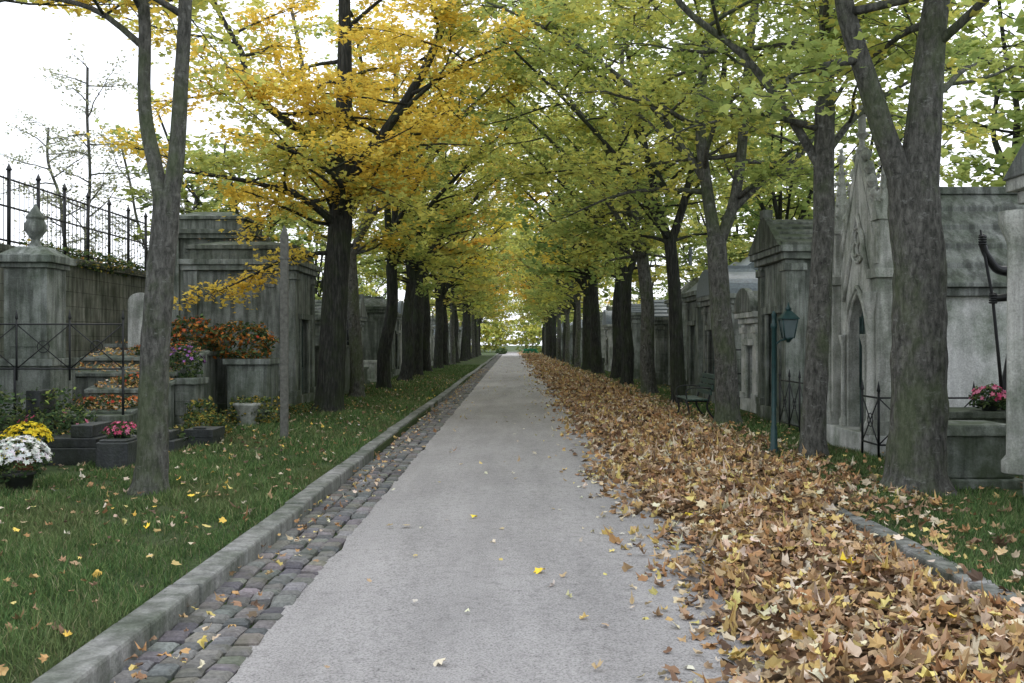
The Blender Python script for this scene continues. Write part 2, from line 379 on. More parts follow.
# ------------------------------------------------------------------ grass
sc=Scat();gt=[(-.5,0,0),(.5,0,0),(.32,.12,.55),(-.32,.12,.55),(0,.5,1)];gf=[(0,1,2,3),(3,2,4)]
GP=np.array([(.094,.158,.055),(.074,.13,.048),(.13,.19,.068),(.17,.21,.09),(.054,.095,.038),(.23,.225,.125)])
def grass(x0,x1,y0,y1,dens,w,h):
    n=int(abs(x1-x0)*(y1-y0)*dens);X=NR.uniform(min(x0,x1),max(x0,x1),n);Y=NR.uniform(y0,y1,n)
    f=np.sin(X*2.1+Y*1.3)+np.sin(X*5.3-Y*3.1)+np.sin(X*9+Y*7)*.6+NR.normal(0,.8,n)
    q=np.sin(X*1.3-Y*.9+2)+np.sin(X*3.7+Y*1.9)*.7
    k=f>-1.3;X=X[k];Y=Y[k];f=f[k];q=q[k];n=len(X)
    hh=h*NR.uniform(.45,1.35,n)*(1+.2*np.clip(f,-2,2));S=np.stack([w*NR.uniform(.7,1.4,n),hh,hh],1)
    col=jitcol(GP,n,w=[.28,.26,.18,.08,.12,.08])*(1+.1*f[:,None])
    br=(np.clip(q,0,1.5)*.24)[:,None];col=col*(1-br)+np.array([.17,.175,.085])*br
    sc.add(gt,gf,np.stack([X,Y,np.full(n,G-.005)],1),rotmats(NR.uniform(0,6.28,n),NR.uniform(0,6.28,n),NR.normal(0,.5,n)),S,np.clip(col,0,1))
grass(-2.18,-5.2,3.2,8,4200,.007,.065);grass(-2.18,-5.4,8,14,2500,.010,.07);grass(-2.2,-5.2,14,28,900,.017,.08);grass(-2.2,-5.2,28,70,200,.035,.09)
grass(3.06,5.1,4.2,10,3600,.008,.065);grass(3.1,5.1,10,18,1900,.012,.07);grass(3.3,5.1,18,32,800,.018,.08);grass(3.4,5.1,32,70,180,.035,.09)
sc.obj('grass',[M['grass']])

# ------------------------------------------------------------------ trees
GOLD=[(.86,.64,.11),(.88,.70,.14),(.80,.56,.10),(.80,.67,.14)]
YG=[(.62,.60,.15),(.52,.55,.15),(.72,.65,.15),(.42,.48,.14)]
LIME=[(.45,.52,.16),(.36,.45,.14),(.54,.58,.17),(.28,.37,.12)]
GREEN=[(.24,.33,.11),(.30,.38,.12),(.18,.27,.09),(.38,.44,.14)]
def wander(p,d,L,n,rng,cur=.18,lift=.0):
    pts=[Vector(p)];d=Vector(d).normalized()
    for i in range(n):
        d=(d+Vector((rng.gauss(0,cur),rng.gauss(0,cur),rng.gauss(0,cur)*.6+lift))).normalized();pts.append(pts[-1]+d*(L/n))
    return pts
def lerp_poly(pts,t):
    k=t*(len(pts)-1);i=min(int(k),len(pts)-2);return pts[i].lerp(pts[i+1],k-i),(pts[i+1]-pts[i]).normalized()
def smooth_poly(pts,k=3):
    pts=[Vector(p) for p in pts];out=[]
    for i in range(len(pts)-1):
        p0=pts[max(i-1,0)];p1=pts[i];p2=pts[i+1];p3=pts[min(i+2,len(pts)-1)]
        for j in range(k):
            t=j/k;out.append(.5*((2*p1)+(p2-p0)*t+(2*p0-5*p1+4*p2-p3)*t*t+(3*p1-p0-3*p2+p3)*t**3))
    out.append(pts[-1]);return out
def build_tree(seed,trunk,limbs,pals,zmin=3.6,nleaf=55,lsize=.098,blen=3.0,gap=.62,spread=.21,droop=0,quad=False,twigs=True):
    rng=random.Random(seed);nr=np.random.default_rng(seed);mb=MB();LP=[];LC=[]
    tp,tr=trunk;tp=smooth_poly(tp,4);n=len(tp)
    tp2=[];rr2=[]
    for i in range(n-1):
        for k in range(3):
            q=tp[i].lerp(tp[i+1],k/3);tp2.append(q);z=q.z-tp[0].z;t=(i+k/3)/(n-1)
            rr2.append((tr[0]*(1-t)+tr[1]*t)*(1+.42*math.exp(-z/.11)+.10*math.exp(-z/.6)))
    tp2.append(tp[-1]);rr2.append(tr[1])
    mb.tube(tp2,rr2,20,0,.035)
    stems=[]
    for pts,r0,r1 in limbs:
        sp=smooth_poly(pts,4);m=len(sp);mb.tube(sp,[r0+(r1-r0)*(i/(m-1))**.8 for i in range(m)],12 if twigs else 7,0,.02);stems.append((sp,r0,r1))
    stems.append((tp,tr[0],tr[1]))
    for sp,r0,r1 in stems:
        L=sum((sp[i+1]-sp[i]).length for i in range(len(sp)-1));nb=int(L/gap);az=rng.uniform(0,6.28)
        for b in range(nb):
            t=(b+rng.random())/nb;p,d=lerp_poly(sp,t)
            if p.z<zmin: continue
            az+=2.4+rng.uniform(-.5,.5);el=rng.uniform(.0,.7)
            hfac=1-max(0,(p.z-9)/9);l=blen*rng.uniform(.6,1.25)*max(.35,hfac)*(.7 if t>.85 else 1)
            dd=Vector((math.cos(az)*math.cos(el),math.sin(az)*math.cos(el),math.sin(el)))
            q=wander(p,dd,l,7,rng,.16,-.02-droop);rb=min(.05,(r0+(r1-r0)*t)*.45)
            mb.tube(q,[rb*(1-i/7)+.005 for i in range(8)],6 if twigs else 4)
            pi=rng.choices(range(len(pals)),[w for _,w in pals])[0]
            ntw=int(3+l*2.6)
            for k in range(ntw):
                tt=.2+.8*(k+rng.random())/ntw;pp,d2=lerp_poly(q,min(tt,1));side=rng.choice((-1,1))
                perp=Vector((-d2.y,d2.x,0))*side;tl=rng.uniform(.5,1.15)*(1.15-tt*.5)
                tq=wander(pp,(d2*.7+perp*rng.uniform(.4,1.1)+Vector((0,0,rng.uniform(-.3,.4)))),tl,4,rng,.2,-.03-droop)
                if twigs: mb.tube(tq,[.010,.008,.006,.005,.003],3)
                nl=max(3,int(nleaf*rng.uniform(.3,1.6)*tl))
                ts=nr.uniform(.1,1.1,nl);A=np.array(tq);idx=np.clip(ts*4,0,3.999);ii=idx.astype(int);fr=(idx-ii)[:,None]
                pos=A[ii]*(1-fr)+A[ii+1]*fr+nr.normal(0,1,(nl,3))*np.array([spread,spread,spread*.5])*.8
                pk=pi if rng.random()<.8 else rng.choices(range(len(pals)),[w for _,w in pals])[0]
                pal=np.array(pals[pk][0]);base=pal[rng.randrange(len(pal))]
                col=(pal[nr.integers(0,len(pal),nl)]*.5+base*.5)*nr.uniform(.72,1.15,(nl,1))
                LP.append(pos);LC.append(col)
    S=Scat()
    P=np.concatenate(LP);C=np.clip(np.concatenate(LC),0,1);n=len(P)
    rot=rotmats(nr.uniform(0,6.28,n),nr.uniform(0,6.28,n),np.abs(nr.normal(.4,.45,n)))
    S.add(*((CQ_v,CQ_f) if quad else (CL_v,CL_f)),P,rot,lsize*nr.uniform(.65,1.3,n)[:,None]*np.ones(3),C)
    return S,mb
def tree_at(name,x,y,S,mb,dark=False,lm='leaf',rz=0):
    me=S.mesh(name,[M[lm],M['barkd'] if dark else M['bark']],mb)
    o=link(bpy.data.objects.new(name,me));o.location=(x,y,G-.02);o.rotation_euler[2]=rz;return o
def ext(pts,ztop,lean,rng):
    p=Vector(pts[-1]);out=[Vector(q) for q in pts]
    d=Vector(lean);st=(ztop-p.z)/3
    for i in range(3):
        p=p+Vector((d.x+rng.uniform(-.2,.2),d.y+rng.uniform(-.25,.25),1))*st;out.append(p.copy())
    return out
rg=random.Random(3)
S,mb=build_tree(11,([(0,0,0),(.03,0,.7),(.06,0,1.7),(.12,.02,2.5),(.17,.02,3.15)],(.155,.135)),[
 (ext([(.15,.02,2.95),(.02,.05,3.5),(-.10,.1,4.1),(-.11,.1,5.2)],9.5,(-.1,.1,0),rg),.09,.04),
 (ext([(.18,.02,2.95),(.27,0,3.5),(.33,-.05,4.2),(.40,-.1,5.2)],10,(.12,.05,0),rg),.10,.04),
 ([(-.1,.1,4.7),(-.7,.2,5.15),(-1.5,.3,5.3),(-2.4,.6,5.2)],.04,.012),
 ([(-.1,.1,5.0),(-.5,1.0,5.6),(-1.0,2.2,6.0),(-1.9,3.4,6.1)],.05,.015)],[(YG,.6),(GOLD,.4)],zmin=4.75,nleaf=40,blen=2.2,gap=.55)
tree_at('maple_tree',-3.78,10.4,S,mb)
S,mb=build_tree(12,([(0,0,0),(.02,0,.8),(.04,0,1.8),(.02,0,2.6),(-.04,0,3.35)],(.285,.255)),[
 (ext([(0,0,3.15),(.08,0,3.8),(.14,0,4.5),(.24,0,5.3)],11,(.1,.1,0),rg),.225,.06),
 (ext([(-.06,0,3.1),(-.3,0,3.7),(-.5,-.02,4.3),(-.74,-.05,5.0),(-.86,-.1,5.6)],10,(-.12,.05,0),rg),.145,.05),
 ([(.12,.1,4.2),(.7,.9,4.5),(1.4,1.9,5.0),(2.4,2.8,5.4)],.06,.015),
 ([(-.8,.0,5.3),(-1.6,.8,6.0),(-2.6,1.8,6.4),(-3.6,2.6,6.8)],.06,.015)],[(YG,.5),(LIME,.5)],zmin=4.5,nleaf=46,blen=2.6,gap=.55)
tree_at('maple_tree',4.26,10.5,S,mb)
S,mb=build_tree(13,([(0,0,0),(.03,0,1),(.1,0,2.2),(.15,0,3.5),(.16,0,4.8)],(.165,.13)),[
 (ext([(.16,0,4.7),(.19,0,5.5),(.2,.05,6.4)],11,(.03,.1,0),rg),.125,.05),
 (ext([(.14,0,3.9),(-.3,.1,4.7),(-.9,.3,5.6),(-1.7,.6,6.4)],9.5,(-.35,.1,0),rg),.07,.025),
 ([(.15,0,4.1),(.8,.6,4.8),(1.7,1.2,5.4),(2.7,1.8,5.9)],.06,.015)],[(YG,.55),(LIME,.45)],zmin=4.4,nleaf=50,blen=3,gap=.52)
tree_at('maple_tree',4.08,13.5,S,mb)
S,mb=build_tree(14,([(0,0,0),(-.05,0,1.2),(-.15,0,2.4),(-.23,0,3.6)],(.22,.18)),[
 (ext([(-.22,0,3.4),(-.38,0,4.4),(-.52,0,5.7),(-.4,.1,7.2)],12,(.05,.0,0),rg),.135,.05),
 (ext([(-.2,0,3.4),(.15,0,4.4),(.33,0,6.0),(.45,0,7.6)],11.5,(.12,.1,0),rg),.12,.05),
 ([(-.4,0,4.6),(-1.2,.2,5.9),(-2.3,.5,7.0),(-3.6,.8,7.9),(-4.6,1.0,8.4)],.08,.02),
 (ext([(-.1,0,3.9),(.6,-.1,4.6),(1.4,-.1,5.2)],7.5,(.6,.0,0),rg),.07,.03)],[(LIME,.45),(YG,.55)],zmin=4.2,nleaf=56,blen=3.3,gap=.5)
tree_at('maple_tree',4.1,18.9,S,mb)
S,mb=build_tree(15,([(0,0,0),(.08,0,1.5),(.2,0,3.6),(.3,0,5.0),(.34,0,6.3)],(.31,.24)),[
 (ext([(.33,0,6.1),(.35,0,7.5),(.35,0,8.8)],12.5,(-.05,.1,0),rg),.21,.07),
 (ext([(.25,0,4.9),(.75,-.1,5.7),(1.25,-.1,6.3),(2.2,-.1,7.8),(2.8,-.1,9.4)],12,(.2,.0,0),rg),.14,.05),
 (ext([(.3,0,5.4),(-.5,-.5,6.2),(-1.5,-1.0,7.0)],9.5,(-.4,-.1,0),rg),.12,.04),
 ([(1.3,-.1,6.4),(2.3,-.6,7.2),(3.4,-1.2,7.7),(4.6,-1.5,8.0)],.06,.015),
 ([(.2,0,4.2),(-.4,-1.0,4.7),(-1.3,-2.0,4.9),(-2.4,-2.6,5.0)],.09,.03),
 ([(.22,0,4.4),(.5,-1.2,4.9),(.2,-2.4,5.2),(-.3,-3.6,5.3)],.08,.03)],[(GOLD,.75),(YG,.25)],zmin=3.6,nleaf=64,blen=3.1,gap=.5,droop=.02)
tree_at('maple_tree',-4.12,22.4,S,mb,dark=True)
def generic(seed,pals,nleaf,lsize,r=.22,gap=.6,zf=4.2,H=11.5,blen=3.2,zmin=4.0,side=0,quad=True,twigs=True):
    rng=random.Random(seed);tx=rng.uniform(-.3,.3);ty=rng.uniform(-.3,.3)
    tr=[(0,0,0),(tx*.25+rng.uniform(-.08,.08),ty*.3,1.2),(tx*.6+rng.uniform(-.1,.1),ty*.6,2.6),(tx,ty,zf)]
    limbs=[];k=rng.choice((2,3));a0=rng.uniform(0,6.28)
    for i in range(k):
        a=a0+i*6.28/k+rng.uniform(-.4,.4);s=rng.uniform(.2,.5)
        base=Vector((tx,ty,zf-.2));pts=[base,base+Vector((math.cos(a)*s*1.0,math.sin(a)*s*1.0,1.3)),base+Vector((math.cos(a)*s*2.0,math.sin(a)*s*2,3.0))]
        limbs.append((ext(pts,H*rng.uniform(.85,1.05),(math.cos(a)*.22,math.sin(a)*.22,0),rng),r*.62,.045))
    if side:
        b=Vector((tx,ty,zf))
        for zz,hh,oy in ((.3,4.8,rng.uniform(-.6,.6)),(1.4,6.0,rng.uniform(-1,1))):
            limbs.append(([b+Vector((0,0,zz-.4)),b+Vector((side*1.1,oy*.3,zz+hh*.3)),b+Vector((side*2.4,oy*.7,zz+hh*.6)),b+Vector((side*3.5,oy,zz+hh*.82)),b+Vector((side*4.4,oy*1.2,zz+hh))],r*.42,.018))
    return build_tree(seed,(tr,(r,r*.78)),limbs,pals,zmin=zmin,nleaf=nleaf,lsize=lsize,blen=blen,gap=gap,quad=quad,twigs=twigs)
mid=[(-4.4,28.3,21,[(YG,.5),(GOLD,.5)],.2,False),(-4.3,33.5,22,[(LIME,.4),(YG,.6)],.23,True),(-4.4,41,23,[(LIME,.5),(YG,.5)],.26,True),
     (4.25,25.2,31,[(LIME,.55),(YG,.45)],.19,True),(4.15,30,32,[(LIME,.5),(YG,.5)],.23,False),(4.2,36.5,33,[(YG,.8),(LIME,.2)],.22,True)]
for x,y,sd,pl,r,dk in mid:
    S,mb=generic(sd,pl,38,.14,r,gap=.62,side=1 if x<0 else -1);tree_at('maple_tree',x,y,S,mb,dark=dk)
var=[]
for i,pl in enumerate([[(LIME,.5),(YG,.5)],[(YG,.7),(LIME,.3)],[(GREEN,.4),(LIME,.6)],[(YG,.6),(GOLD,.4)]]):
    S,mb=generic(50+i,pl,13,.26,.21+.03*i,gap=.70,side=1,twigs=False);var.append(S.mesh('maple_tree_mesh',[M['leafr'],M['bark'] if i==0 else M['barkd']],mb))
def inst(name,me,x,y,s=1,z=G-.02,rz=None):
    o=link(bpy.data.objects.new(name,me));o.location=(x,y,z);o.rotation_euler[2]=R.uniform(0,6.28) if rz is None else rz;o.scale=(s,s,s*R.uniform(.92,1.1));return o
for sx in (-4.4,4.25):
    y=47 if sx<0 else 42.5;last=-1
    while y<138:
        k=R.choice([q for q in ((0,1,2,3) if y<70 else (0,1,3)) if q!=last]);last=k
        inst('maple_tree',var[k],sx+R.uniform(-.2,.2),y,R.uniform(.9,1.1),rz=(0 if sx<0 else math.pi)+R.uniform(-.45,.45));y+=R.uniform(5.8,7.6)
for y in (42,52,63,78,98):
    inst('background_tree',var[R.choice((0,2,2,1))],-13.5+R.uniform(-1.5,1.5),y,R.uniform(.8,1.0))
for y in (22,29,37,47,58,74,98):
    inst('background_tree',var[R.choice((0,2,2))],12.5+R.uniform(-1.3,2),y+R.uniform(-1,1),R.uniform(.85,1.1))
inst('background_tree',var[2],-9.3,37,.8)
inst('background_tree',var[2],9.0,33,.8)
S,mb=generic(77,[([(.40,.42,.28),(.48,.47,.30),(.34,.38,.24)],1)],26,.10,.11,gap=.3,zf=2.6,H=10,blen=2.2,zmin=2.4)
bt=S.mesh('sparse_tree_mesh',[M['leafr'],M['bark']],mb)
for x,y,s in ((-15.6,35.5,1),(-13.6,39,.95)): inst('sparse_tree',bt,x,y,s)
for i in range(10):
    inst('distant_tree',var[R.choice((1,3,0))],-24+i*5.2+R.uniform(-1,1),R.uniform(176,195),R.uniform(.85,1.2),-1.5)

BL_v=[(0,-.5,0),(.3,0,.08),(0,.5,0),(-.3,0,.08)];BL_f=[(0,1,2,3)]
def bush(name,cx,cy,z,rx,ry,rz,n,size,pal,flowers=None,nf=0,fs=.03,extra=None,exmats=()):
    sc=Scat();d=NR.normal(0,1,(n,3));d/=np.linalg.norm(d,axis=1)[:,None]
    lump=1+.22*np.sin(d[:,0]*5+cx*3)*np.sin(d[:,1]*6+cy)+.12*np.sin(d[:,2]*9+cx)
    r=NR.uniform(.55,1,n)**.5*lump;P=np.stack([cx+d[:,0]*rx*r,cy+d[:,1]*ry*r,z+rz*.85+d[:,2]*rz*r],1);P[:,2]=np.maximum(P[:,2],z+.01)
    sc.add(BL_v,BL_f,P,rotmats(NR.uniform(0,6.28,n),NR.uniform(0,6.28,n),NR.uniform(0,1.4,n)),size*NR.uniform(.6,1.4,n),jitcol(pal,n,v=.35))
    if nf:
        d=NR.normal(0,1,(nf,3));d[:,2]=np.abs(d[:,2])*.9;d/=np.linalg.norm(d,axis=1)[:,None]
        r=NR.uniform(.9,1.08,nf);P=np.stack([cx+d[:,0]*rx*r,cy+d[:,1]*ry*r,z+rz*.85+d[:,2]*rz*r],1)
        fv=[(0,0,0)];ff=[]
        for k in range(10):
            a=k*.628;q=.5 if k%2 else 1.0;fv.append((math.cos(a)*q,math.sin(a)*q,.35*q))
        for k in range(10): ff.append((0,1+k,1+(k+1)%10))
        tilt=np.arccos(np.clip(d[:,2],-1,1))*.8;ax=np.arctan2(d[:,1],d[:,0])+math.pi/2
        for sc2 in (1,.6):
            sc.add(fv,ff,P+d*(.012*(1.6-sc2)),rotmats(NR.uniform(0,6.28,nf),ax,tilt),fs*sc2*NR.uniform(.8,1.2,nf),jitcol(flowers,nf,v=.12))
    return sc.obj(name,[M['petal']]+list(exmats),extra)
GR=[(.06,.10,.045),(.09,.135,.055),(.045,.075,.035),(.13,.165,.065)]
def pot(cx,cy,z,r,h):
    mb=MB();mb.lathe(cx,cy,[(r*.7,z),(r*.95,z+h*.85),(r*1.05,z+h*.86),(r*1.05,z+h),(r*.9,z+h),(r*.88,z+h*.9)],16);return mb
W=[(.8,.8,.78),(.72,.74,.7)];Yl=[(.8,.66,.06),(.7,.55,.04)];PK=[(.55,.09,.18),(.65,.25,.35)];PU=[(.25,.08,.3),(.4,.2,.45)];RD=[(.5,.08,.05),(.6,.2,.06),(.55,.3,.08)]
bush('potted_chrysanthemum',-5.2,10.5,G+.12,.29,.29,.24,700,.05,GR,W,330,.034,pot(-5.2,10.5,G,.16,.2),[M['blackpot']])
bush('potted_chrysanthemum',-5.85,12.0,G+.22,.26,.26,.2,600,.05,GR,Yl,260,.034,pot(-5.85,12.0,G,.16,.26),[M['terra']])
bush('potted_chrysanthemum',-5.75,11.1,G+.12,.24,.24,.22,500,.05,GR,Yl,180,.03,pot(-5.75,11.1,G,.14,.2),[M['blackpot']])
bush('flowering_plant',-4.98,12.7,.42,.2,.2,.12,350,.05,GR,PK,50,.035,pot(-4.98,12.7,.4,.1,.1),[M['blackpot']])

# ------------------------------------------------------------------ tombs
OL=list(DRY)+[(.52,.31,.10),(.60,.41,.13),(.56,.28,.09)]*3
def litter_on(x0,x1,y0,y1,z,n,s=.06): fallen(LITTER,[(R.uniform(x0,x1),R.uniform(y0,y1),z+.015+R.random()*.02) for i in range(n)],s,.3,OL)
def slab_tomb(x0,x1,y0,y1,h,mat,headstone=0,style='round',name='tomb',leaves=30,bev=.015):
    mb=MB();mb.box(x0-.08,x1+.08,y0-.08,y1+.08,G-.05,G+.12);mb.box(x0,x1,y0,y1,G+.12,G+h-.09);mb.box(x0-.05,x1+.05,y0-.05,y1+.05,G+h-.09,G+h)
    if headstone:
        xf=x0 if x0<0 else x1;s=1 if x0<0 else -1;cy=(y0+y1)/2;w=(y1-y0)*.42;t=.16
        if style=='round': poly=[(cy-w,G+h),(cy+w,G+h),(cy+w,G+headstone-w*.6)]+[(cy+w*math.cos(a),G+headstone-w*.6+w*.6*math.sin(a)) for a in [math.pi*k/10 for k in range(1,10)]]+[(cy-w,G+headstone-w*.6)]
        elif style=='gable': poly=[(cy-w,G+h),(cy+w,G+h),(cy+w,G+headstone-.25),(cy,G+headstone),(cy-w,G+headstone-.25)]
        else: poly=[(cy-w,G+h),(cy+w,G+h),(cy+w,G+headstone),(cy-w,G+headstone)]
        mb.prism(poly,xf,xf+s*t)
    o=mb.obj(name,M[mat],bev)
    if leaves: litter_on(x0,x1,y0,y1,G+h,leaves)
    return o
def gravestone_facing(cx,y,w,h,mat,style='round',base=.3,name='headstone'):
    mb=MB();mb.box(cx-w/2-.1,cx+w/2+.1,y-.2,y+.2,G-.03,G+base)
    z0=G+base;z1=G+h;hw=w/2
    if style=='round': poly=[(cx-hw,z0),(cx+hw,z0),(cx+hw,z1-hw*.7)]+[(cx+hw*math.cos(a),z1-hw*.7+hw*.7*math.sin(a)) for a in [math.pi*k/10 for k in range(1,10)]]+[(cx-hw,z1-hw*.7)]
    else: poly=[(cx-hw,z0),(cx+hw,z0),(cx+hw,z1-.2),(cx,z1),(cx-hw,z1-.2)]
    mb.prism(poly,y-.08,y+.08,'y');mb.box(cx-hw*.6,cx+hw*.6,y-.095,y-.07,z0+.2,z1-hw-.05)
    return mb.obj(name,M[mat],.015)
def xfence(name,p0,p1,z0,h,step=.9,bars=False,mat='iron'):
    mb=MB();a=Vector((*p0,0));b=Vector((*p1,0));L=(b-a).length;n=max(1,round(L/step));d=(b-a)/n
    for i in range(n+1):
        p=a+d*i;pr=.036 if bars else .016
        mb.tube([(p.x,p.y,z0-.05),(p.x,p.y,z0+h+.05)],[pr,pr],6);mb.lathe(p.x,p.y,[(.005,z0+h+.04),(pr*1.7,z0+h+.07),(pr*1.3,z0+h+.1),(.002,z0+h+.2)],6)
        if i<n:
            q=a+d*(i+1)
            if not bars:
                for s,e in ((z0+.12,z0+h-.02),(z0+h-.02,z0+.12)): mb.tube([(p.x,p.y,s),(q.x,q.y,e)],[.009,.009],5)
                c=(p+q)/2;zc=z0+h/2+.05
                perp=(q-p).normalized();ring=[(c+perp*.09*math.cos(t*.524)).to_tuple()[:2]+(zc+.09*math.sin(t*.524),) for t in range(13)]
                mb.tube(ring,[.008]*13,5)
            else:
                m=int((q-p).length/.17)
                for k in range(1,m):
                    r=p.lerp(q,k/m);mb.tube([(r.x,r.y,z0),(r.x,r.y,z0+h-.06)],[.0095,.0095],4)
    for z in ([z0+.12,z0+h-.02] if not bars else [z0+.12,z0+h*.55,z0+h-.1]):
        rr=.02 if bars else .013;mb.tube([(a.x,a.y,z),(b.x,b.y,z)],[rr,rr],5)
    return mb.obj(name,M[mat])

# --- left side
mb=MB();mb.box(-9.5,-9.0,5,25,G-.05,3.25);mb.box(-9.56,-8.93,5,25,3.25,3.4)
for y in (9,14,19): mb.box(-9,-8.88,y,y+.5,G,3.25)
mb.obj('stone_wall',M['wall'],.02)
xfence('iron_railing',(-9.2,8),(-9.2,25),3.4,1.35,1.15,True)
litter_on(-9.5,-9,12,25,3.4,200)
bush('ivy',-9.1,21.5,3.2,.35,3.2,.24,1800,.09,GR+[(.3,.24,.06)])
bush('ivy',-9.0,15,2.9,.2,2.2,.3,700,.09,GR)
mb=MB();cx,cy=-7.66,16
mb.box(cx-.56,cx+.56,cy-.56,cy+.56,G-.02,G+.5);mb.box(cx-.45,cx+.45,cy-.45,cy+.45,G+.5,G+1.2);mb.box(cx-.5,cx+.5,cy-.5,cy+.5,G+1.2,G+1.32)
mb.box(cx-.34,cx+.34,cy-.34,cy+.34,G+1.32,G+2.75);mb.box(cx-.24,cx+.24,cy-.35,cy-.32,G+1.5,G+2.6)
mb.box(cx-.39,cx+.39,cy-.39,cy+.39,G+2.75,G+2.83);mb.box(cx-.46,cx+.46,cy-.46,cy+.46,G+2.83,G+2.95);mb.frustum(cx,cy,G+2.95,G+3.1,.42,.42,.2,.2)
mb.lathe(cx,cy,[(.13,G+3.08),(.08,G+3.16),(.06,G+3.22),(.16,G+3.36),(.17,G+3.46),(.13,G+3.54),(.15,G+3.58),(.08,G+3.68),(.03,G+3.76),(.01,G+3.8)],14)
mb.obj('monument_with_urn',M['stone2'],.015)
mb=MB();mb.box(-8.9,-5.7,14.6,14.85,G,G+.4);mb.box(-8.9,-5.66,14.56,14.89,G+.4,G+.5);mb.obj('low_stone_wall',M['dark'],.012)
xfence('iron_fence',(-8.9,14.72),(-5.75,14.72),1.15,.8,.8)
mb=MB()
for x in (-5.75,-7.35,-8.9): mb.tube([(x,14.72,.55),(x,14.72,1.3)],[.02,.02],6)
mb.obj('fence_posts',M['iron'])
mb=MB()
for k,(ya,za) in enumerate(((15.5,.52),(16.45,.82),(17.4,1.06),(18.35,1.32))):
    x0,x1=-7.0,-5.95+.05*(k%2);xl=x0-.9*(k>1)
    mb.prism([(ya,G-.03),(ya+.93,G-.03),(ya+.93,za+.13),(ya,za)],xl,x1)
    mb.prism([(ya-.06,za+.004),(ya+.9,za+.136),(ya+.9,za+.2),(ya-.06,za+.07)],xl-.05,x1+.06)
    fallen(LITTER,[(R.uniform(xl,x1+.03),ya+t*.9,za+.085+.13*t+R.random()*.03) for t in [R.random() for _ in range(200)]],.055,.35,OL)
mb.obj('terraced_tomb',M['stone2'],.012)
bush('terrace_flowers',-6.35,15.7,.62,.55,.15,.11,500,.05,GR,RD,60,.035)
bush('terrace_flowers',-6.25,16.7,.92,.4,.15,.12,450,.05,GR,RD,50,.035)
bush('terrace_flowers',-6.5,18.6,1.42,.6,.16,.13,500,.06,GR,RD,60,.04)
slab_tomb(-8.5,-6.3,20.9,21.9,1.55,'stone2',0,leaves=110)
gravestone_facing(-7.25,19.5,.5,2.55,'pale')
gravestone_facing(-6.2,21.0,.55,2.0,'dark','gable')
mb=MB();mb.box(-7.2,-5.25,12.7,13.7,G-.03,G+.22);mb.box(-7.1,-5.33,12.76,13.62,G+.22,G+.34);mb.box(-5.7,-5.42,12.85,13.5,G+.34,G+.5);mb.obj('granite_grave',M['granite'],.012)
mb=MB();mb.box(-6.9,-4.7,13.85,14.45,G-.03,G+.2);mb.box(-6.8,-4.8,13.92,14.38,G+.2,G+.32);mb.box(-6.8,-6.6,13.92,14.38,G+.32,G+.9);mb.obj('granite_grave',M['granite'],.012)
mb=MB();mb.box(-5.15,-4.75,12.3,13.1,G-.02,G+.33);mb.box(-5.12,-4.78,12.33,13.07,G+.33,G+.36);mb.obj('grave_block',M['granite'],.015)
litter_on(-7.1,-5.3,12.76,13.6,G+.34,25);litter_on(-6.7,-4.8,13.92,14.38,G+.32,25)
bush('shrub',-7.2,12.9,G+.3,.7,.5,.45,1800,.08,GR);bush('shrub',-6.5,14.1,G+.1,.55,.4,.42,1300,.07,GR+[(.25,.3,.08)])
bush('shrub',-7.9,13.6,G,.6,.5,.5,1300,.08,GR)
bush('shrub',-5.2,14.3,G,.5,.35,.2,700,.06,GR)
bush('grave_flowers',-6.1,13.3,G+.3,.45,.3,.18,500,.07,GR,PK,14,.04)
def planter(name,cx,cy,w,d,h,mat='stone'):
    mb=MB();mb.box(cx-w/2-.06,cx+w/2+.06,cy-d/2-.06,cy+d/2+.06,G-.02,G+.14);mb.box(cx-w/2,cx+w/2,cy-d/2,cy+d/2,G+.14,G+h-.12)
    mb.box(cx-w/2-.07,cx+w/2+.07,cy-d/2-.07,cy+d/2+.07,G+h-.12,G+h);mb.box(cx-w*.32,cx+w*.32,cy-d/2-.025,cy-d/2+.02,G+.28,G+h-.25)
    return mb.obj(name,M[mat],.02)
planter('stone_planter',-5.3,20.4,.8,1.0,1.25,'stone2')
bush('flowering_shrub',-5.55,20.3,1.32,.7,.6,.4,1900,.09,GR+[(.3,.16,.04),(.45,.16,.04)],RD,55,.045)
bush('flowering_shrub',-6.4,19.9,1.5,.5,.4,.35,1100,.09,GR+[(.3,.16,.04),(.4,.12,.03)],RD,45,.045)
slab_tomb(-6.8,-6.0,19.5,20.3,1.4,'dark',0,leaves=0)
planter('stone_planter',-5.8,17.8,.45,.5,.95,'stone')
bush('flowering_shrub',-5.85,17.8,1.0,.33,.3,.33,800,.07,GR,PU,50,.04)
bush('shrub',-5.3,17.0,G,.3,.4,.32,900,.07,[(.28,.3,.07),(.4,.28,.07),(.1,.14,.04)]+GR)
bush('shrub',-4.9,18.9,G,.55,.5,.3,1200,.07,[(.25,.25,.06),(.35,.25,.06)]+GR)
bush('shrub',-5.0,16.3,G,.4,.5,.22,900,.06,[(.25,.25,.06),(.35,.25,.06)]+GR)
bush('shrub',-4.6,22.3,G,.4,.8,.12,700,.06,GR+[(.3,.2,.05)])
planter('stone_planter',-4.75,15.4,.3,.5,.25,'granite')
mb=MB();mb.lathe(-4.95,18.6,[(.16,G),(.2,G+.05),(.14,G+.12),(.22,G+.35),(.26,G+.4),(.26,G+.44),(.2,G+.44)],14);mb.obj('stone_urn_planter',M['pale'])
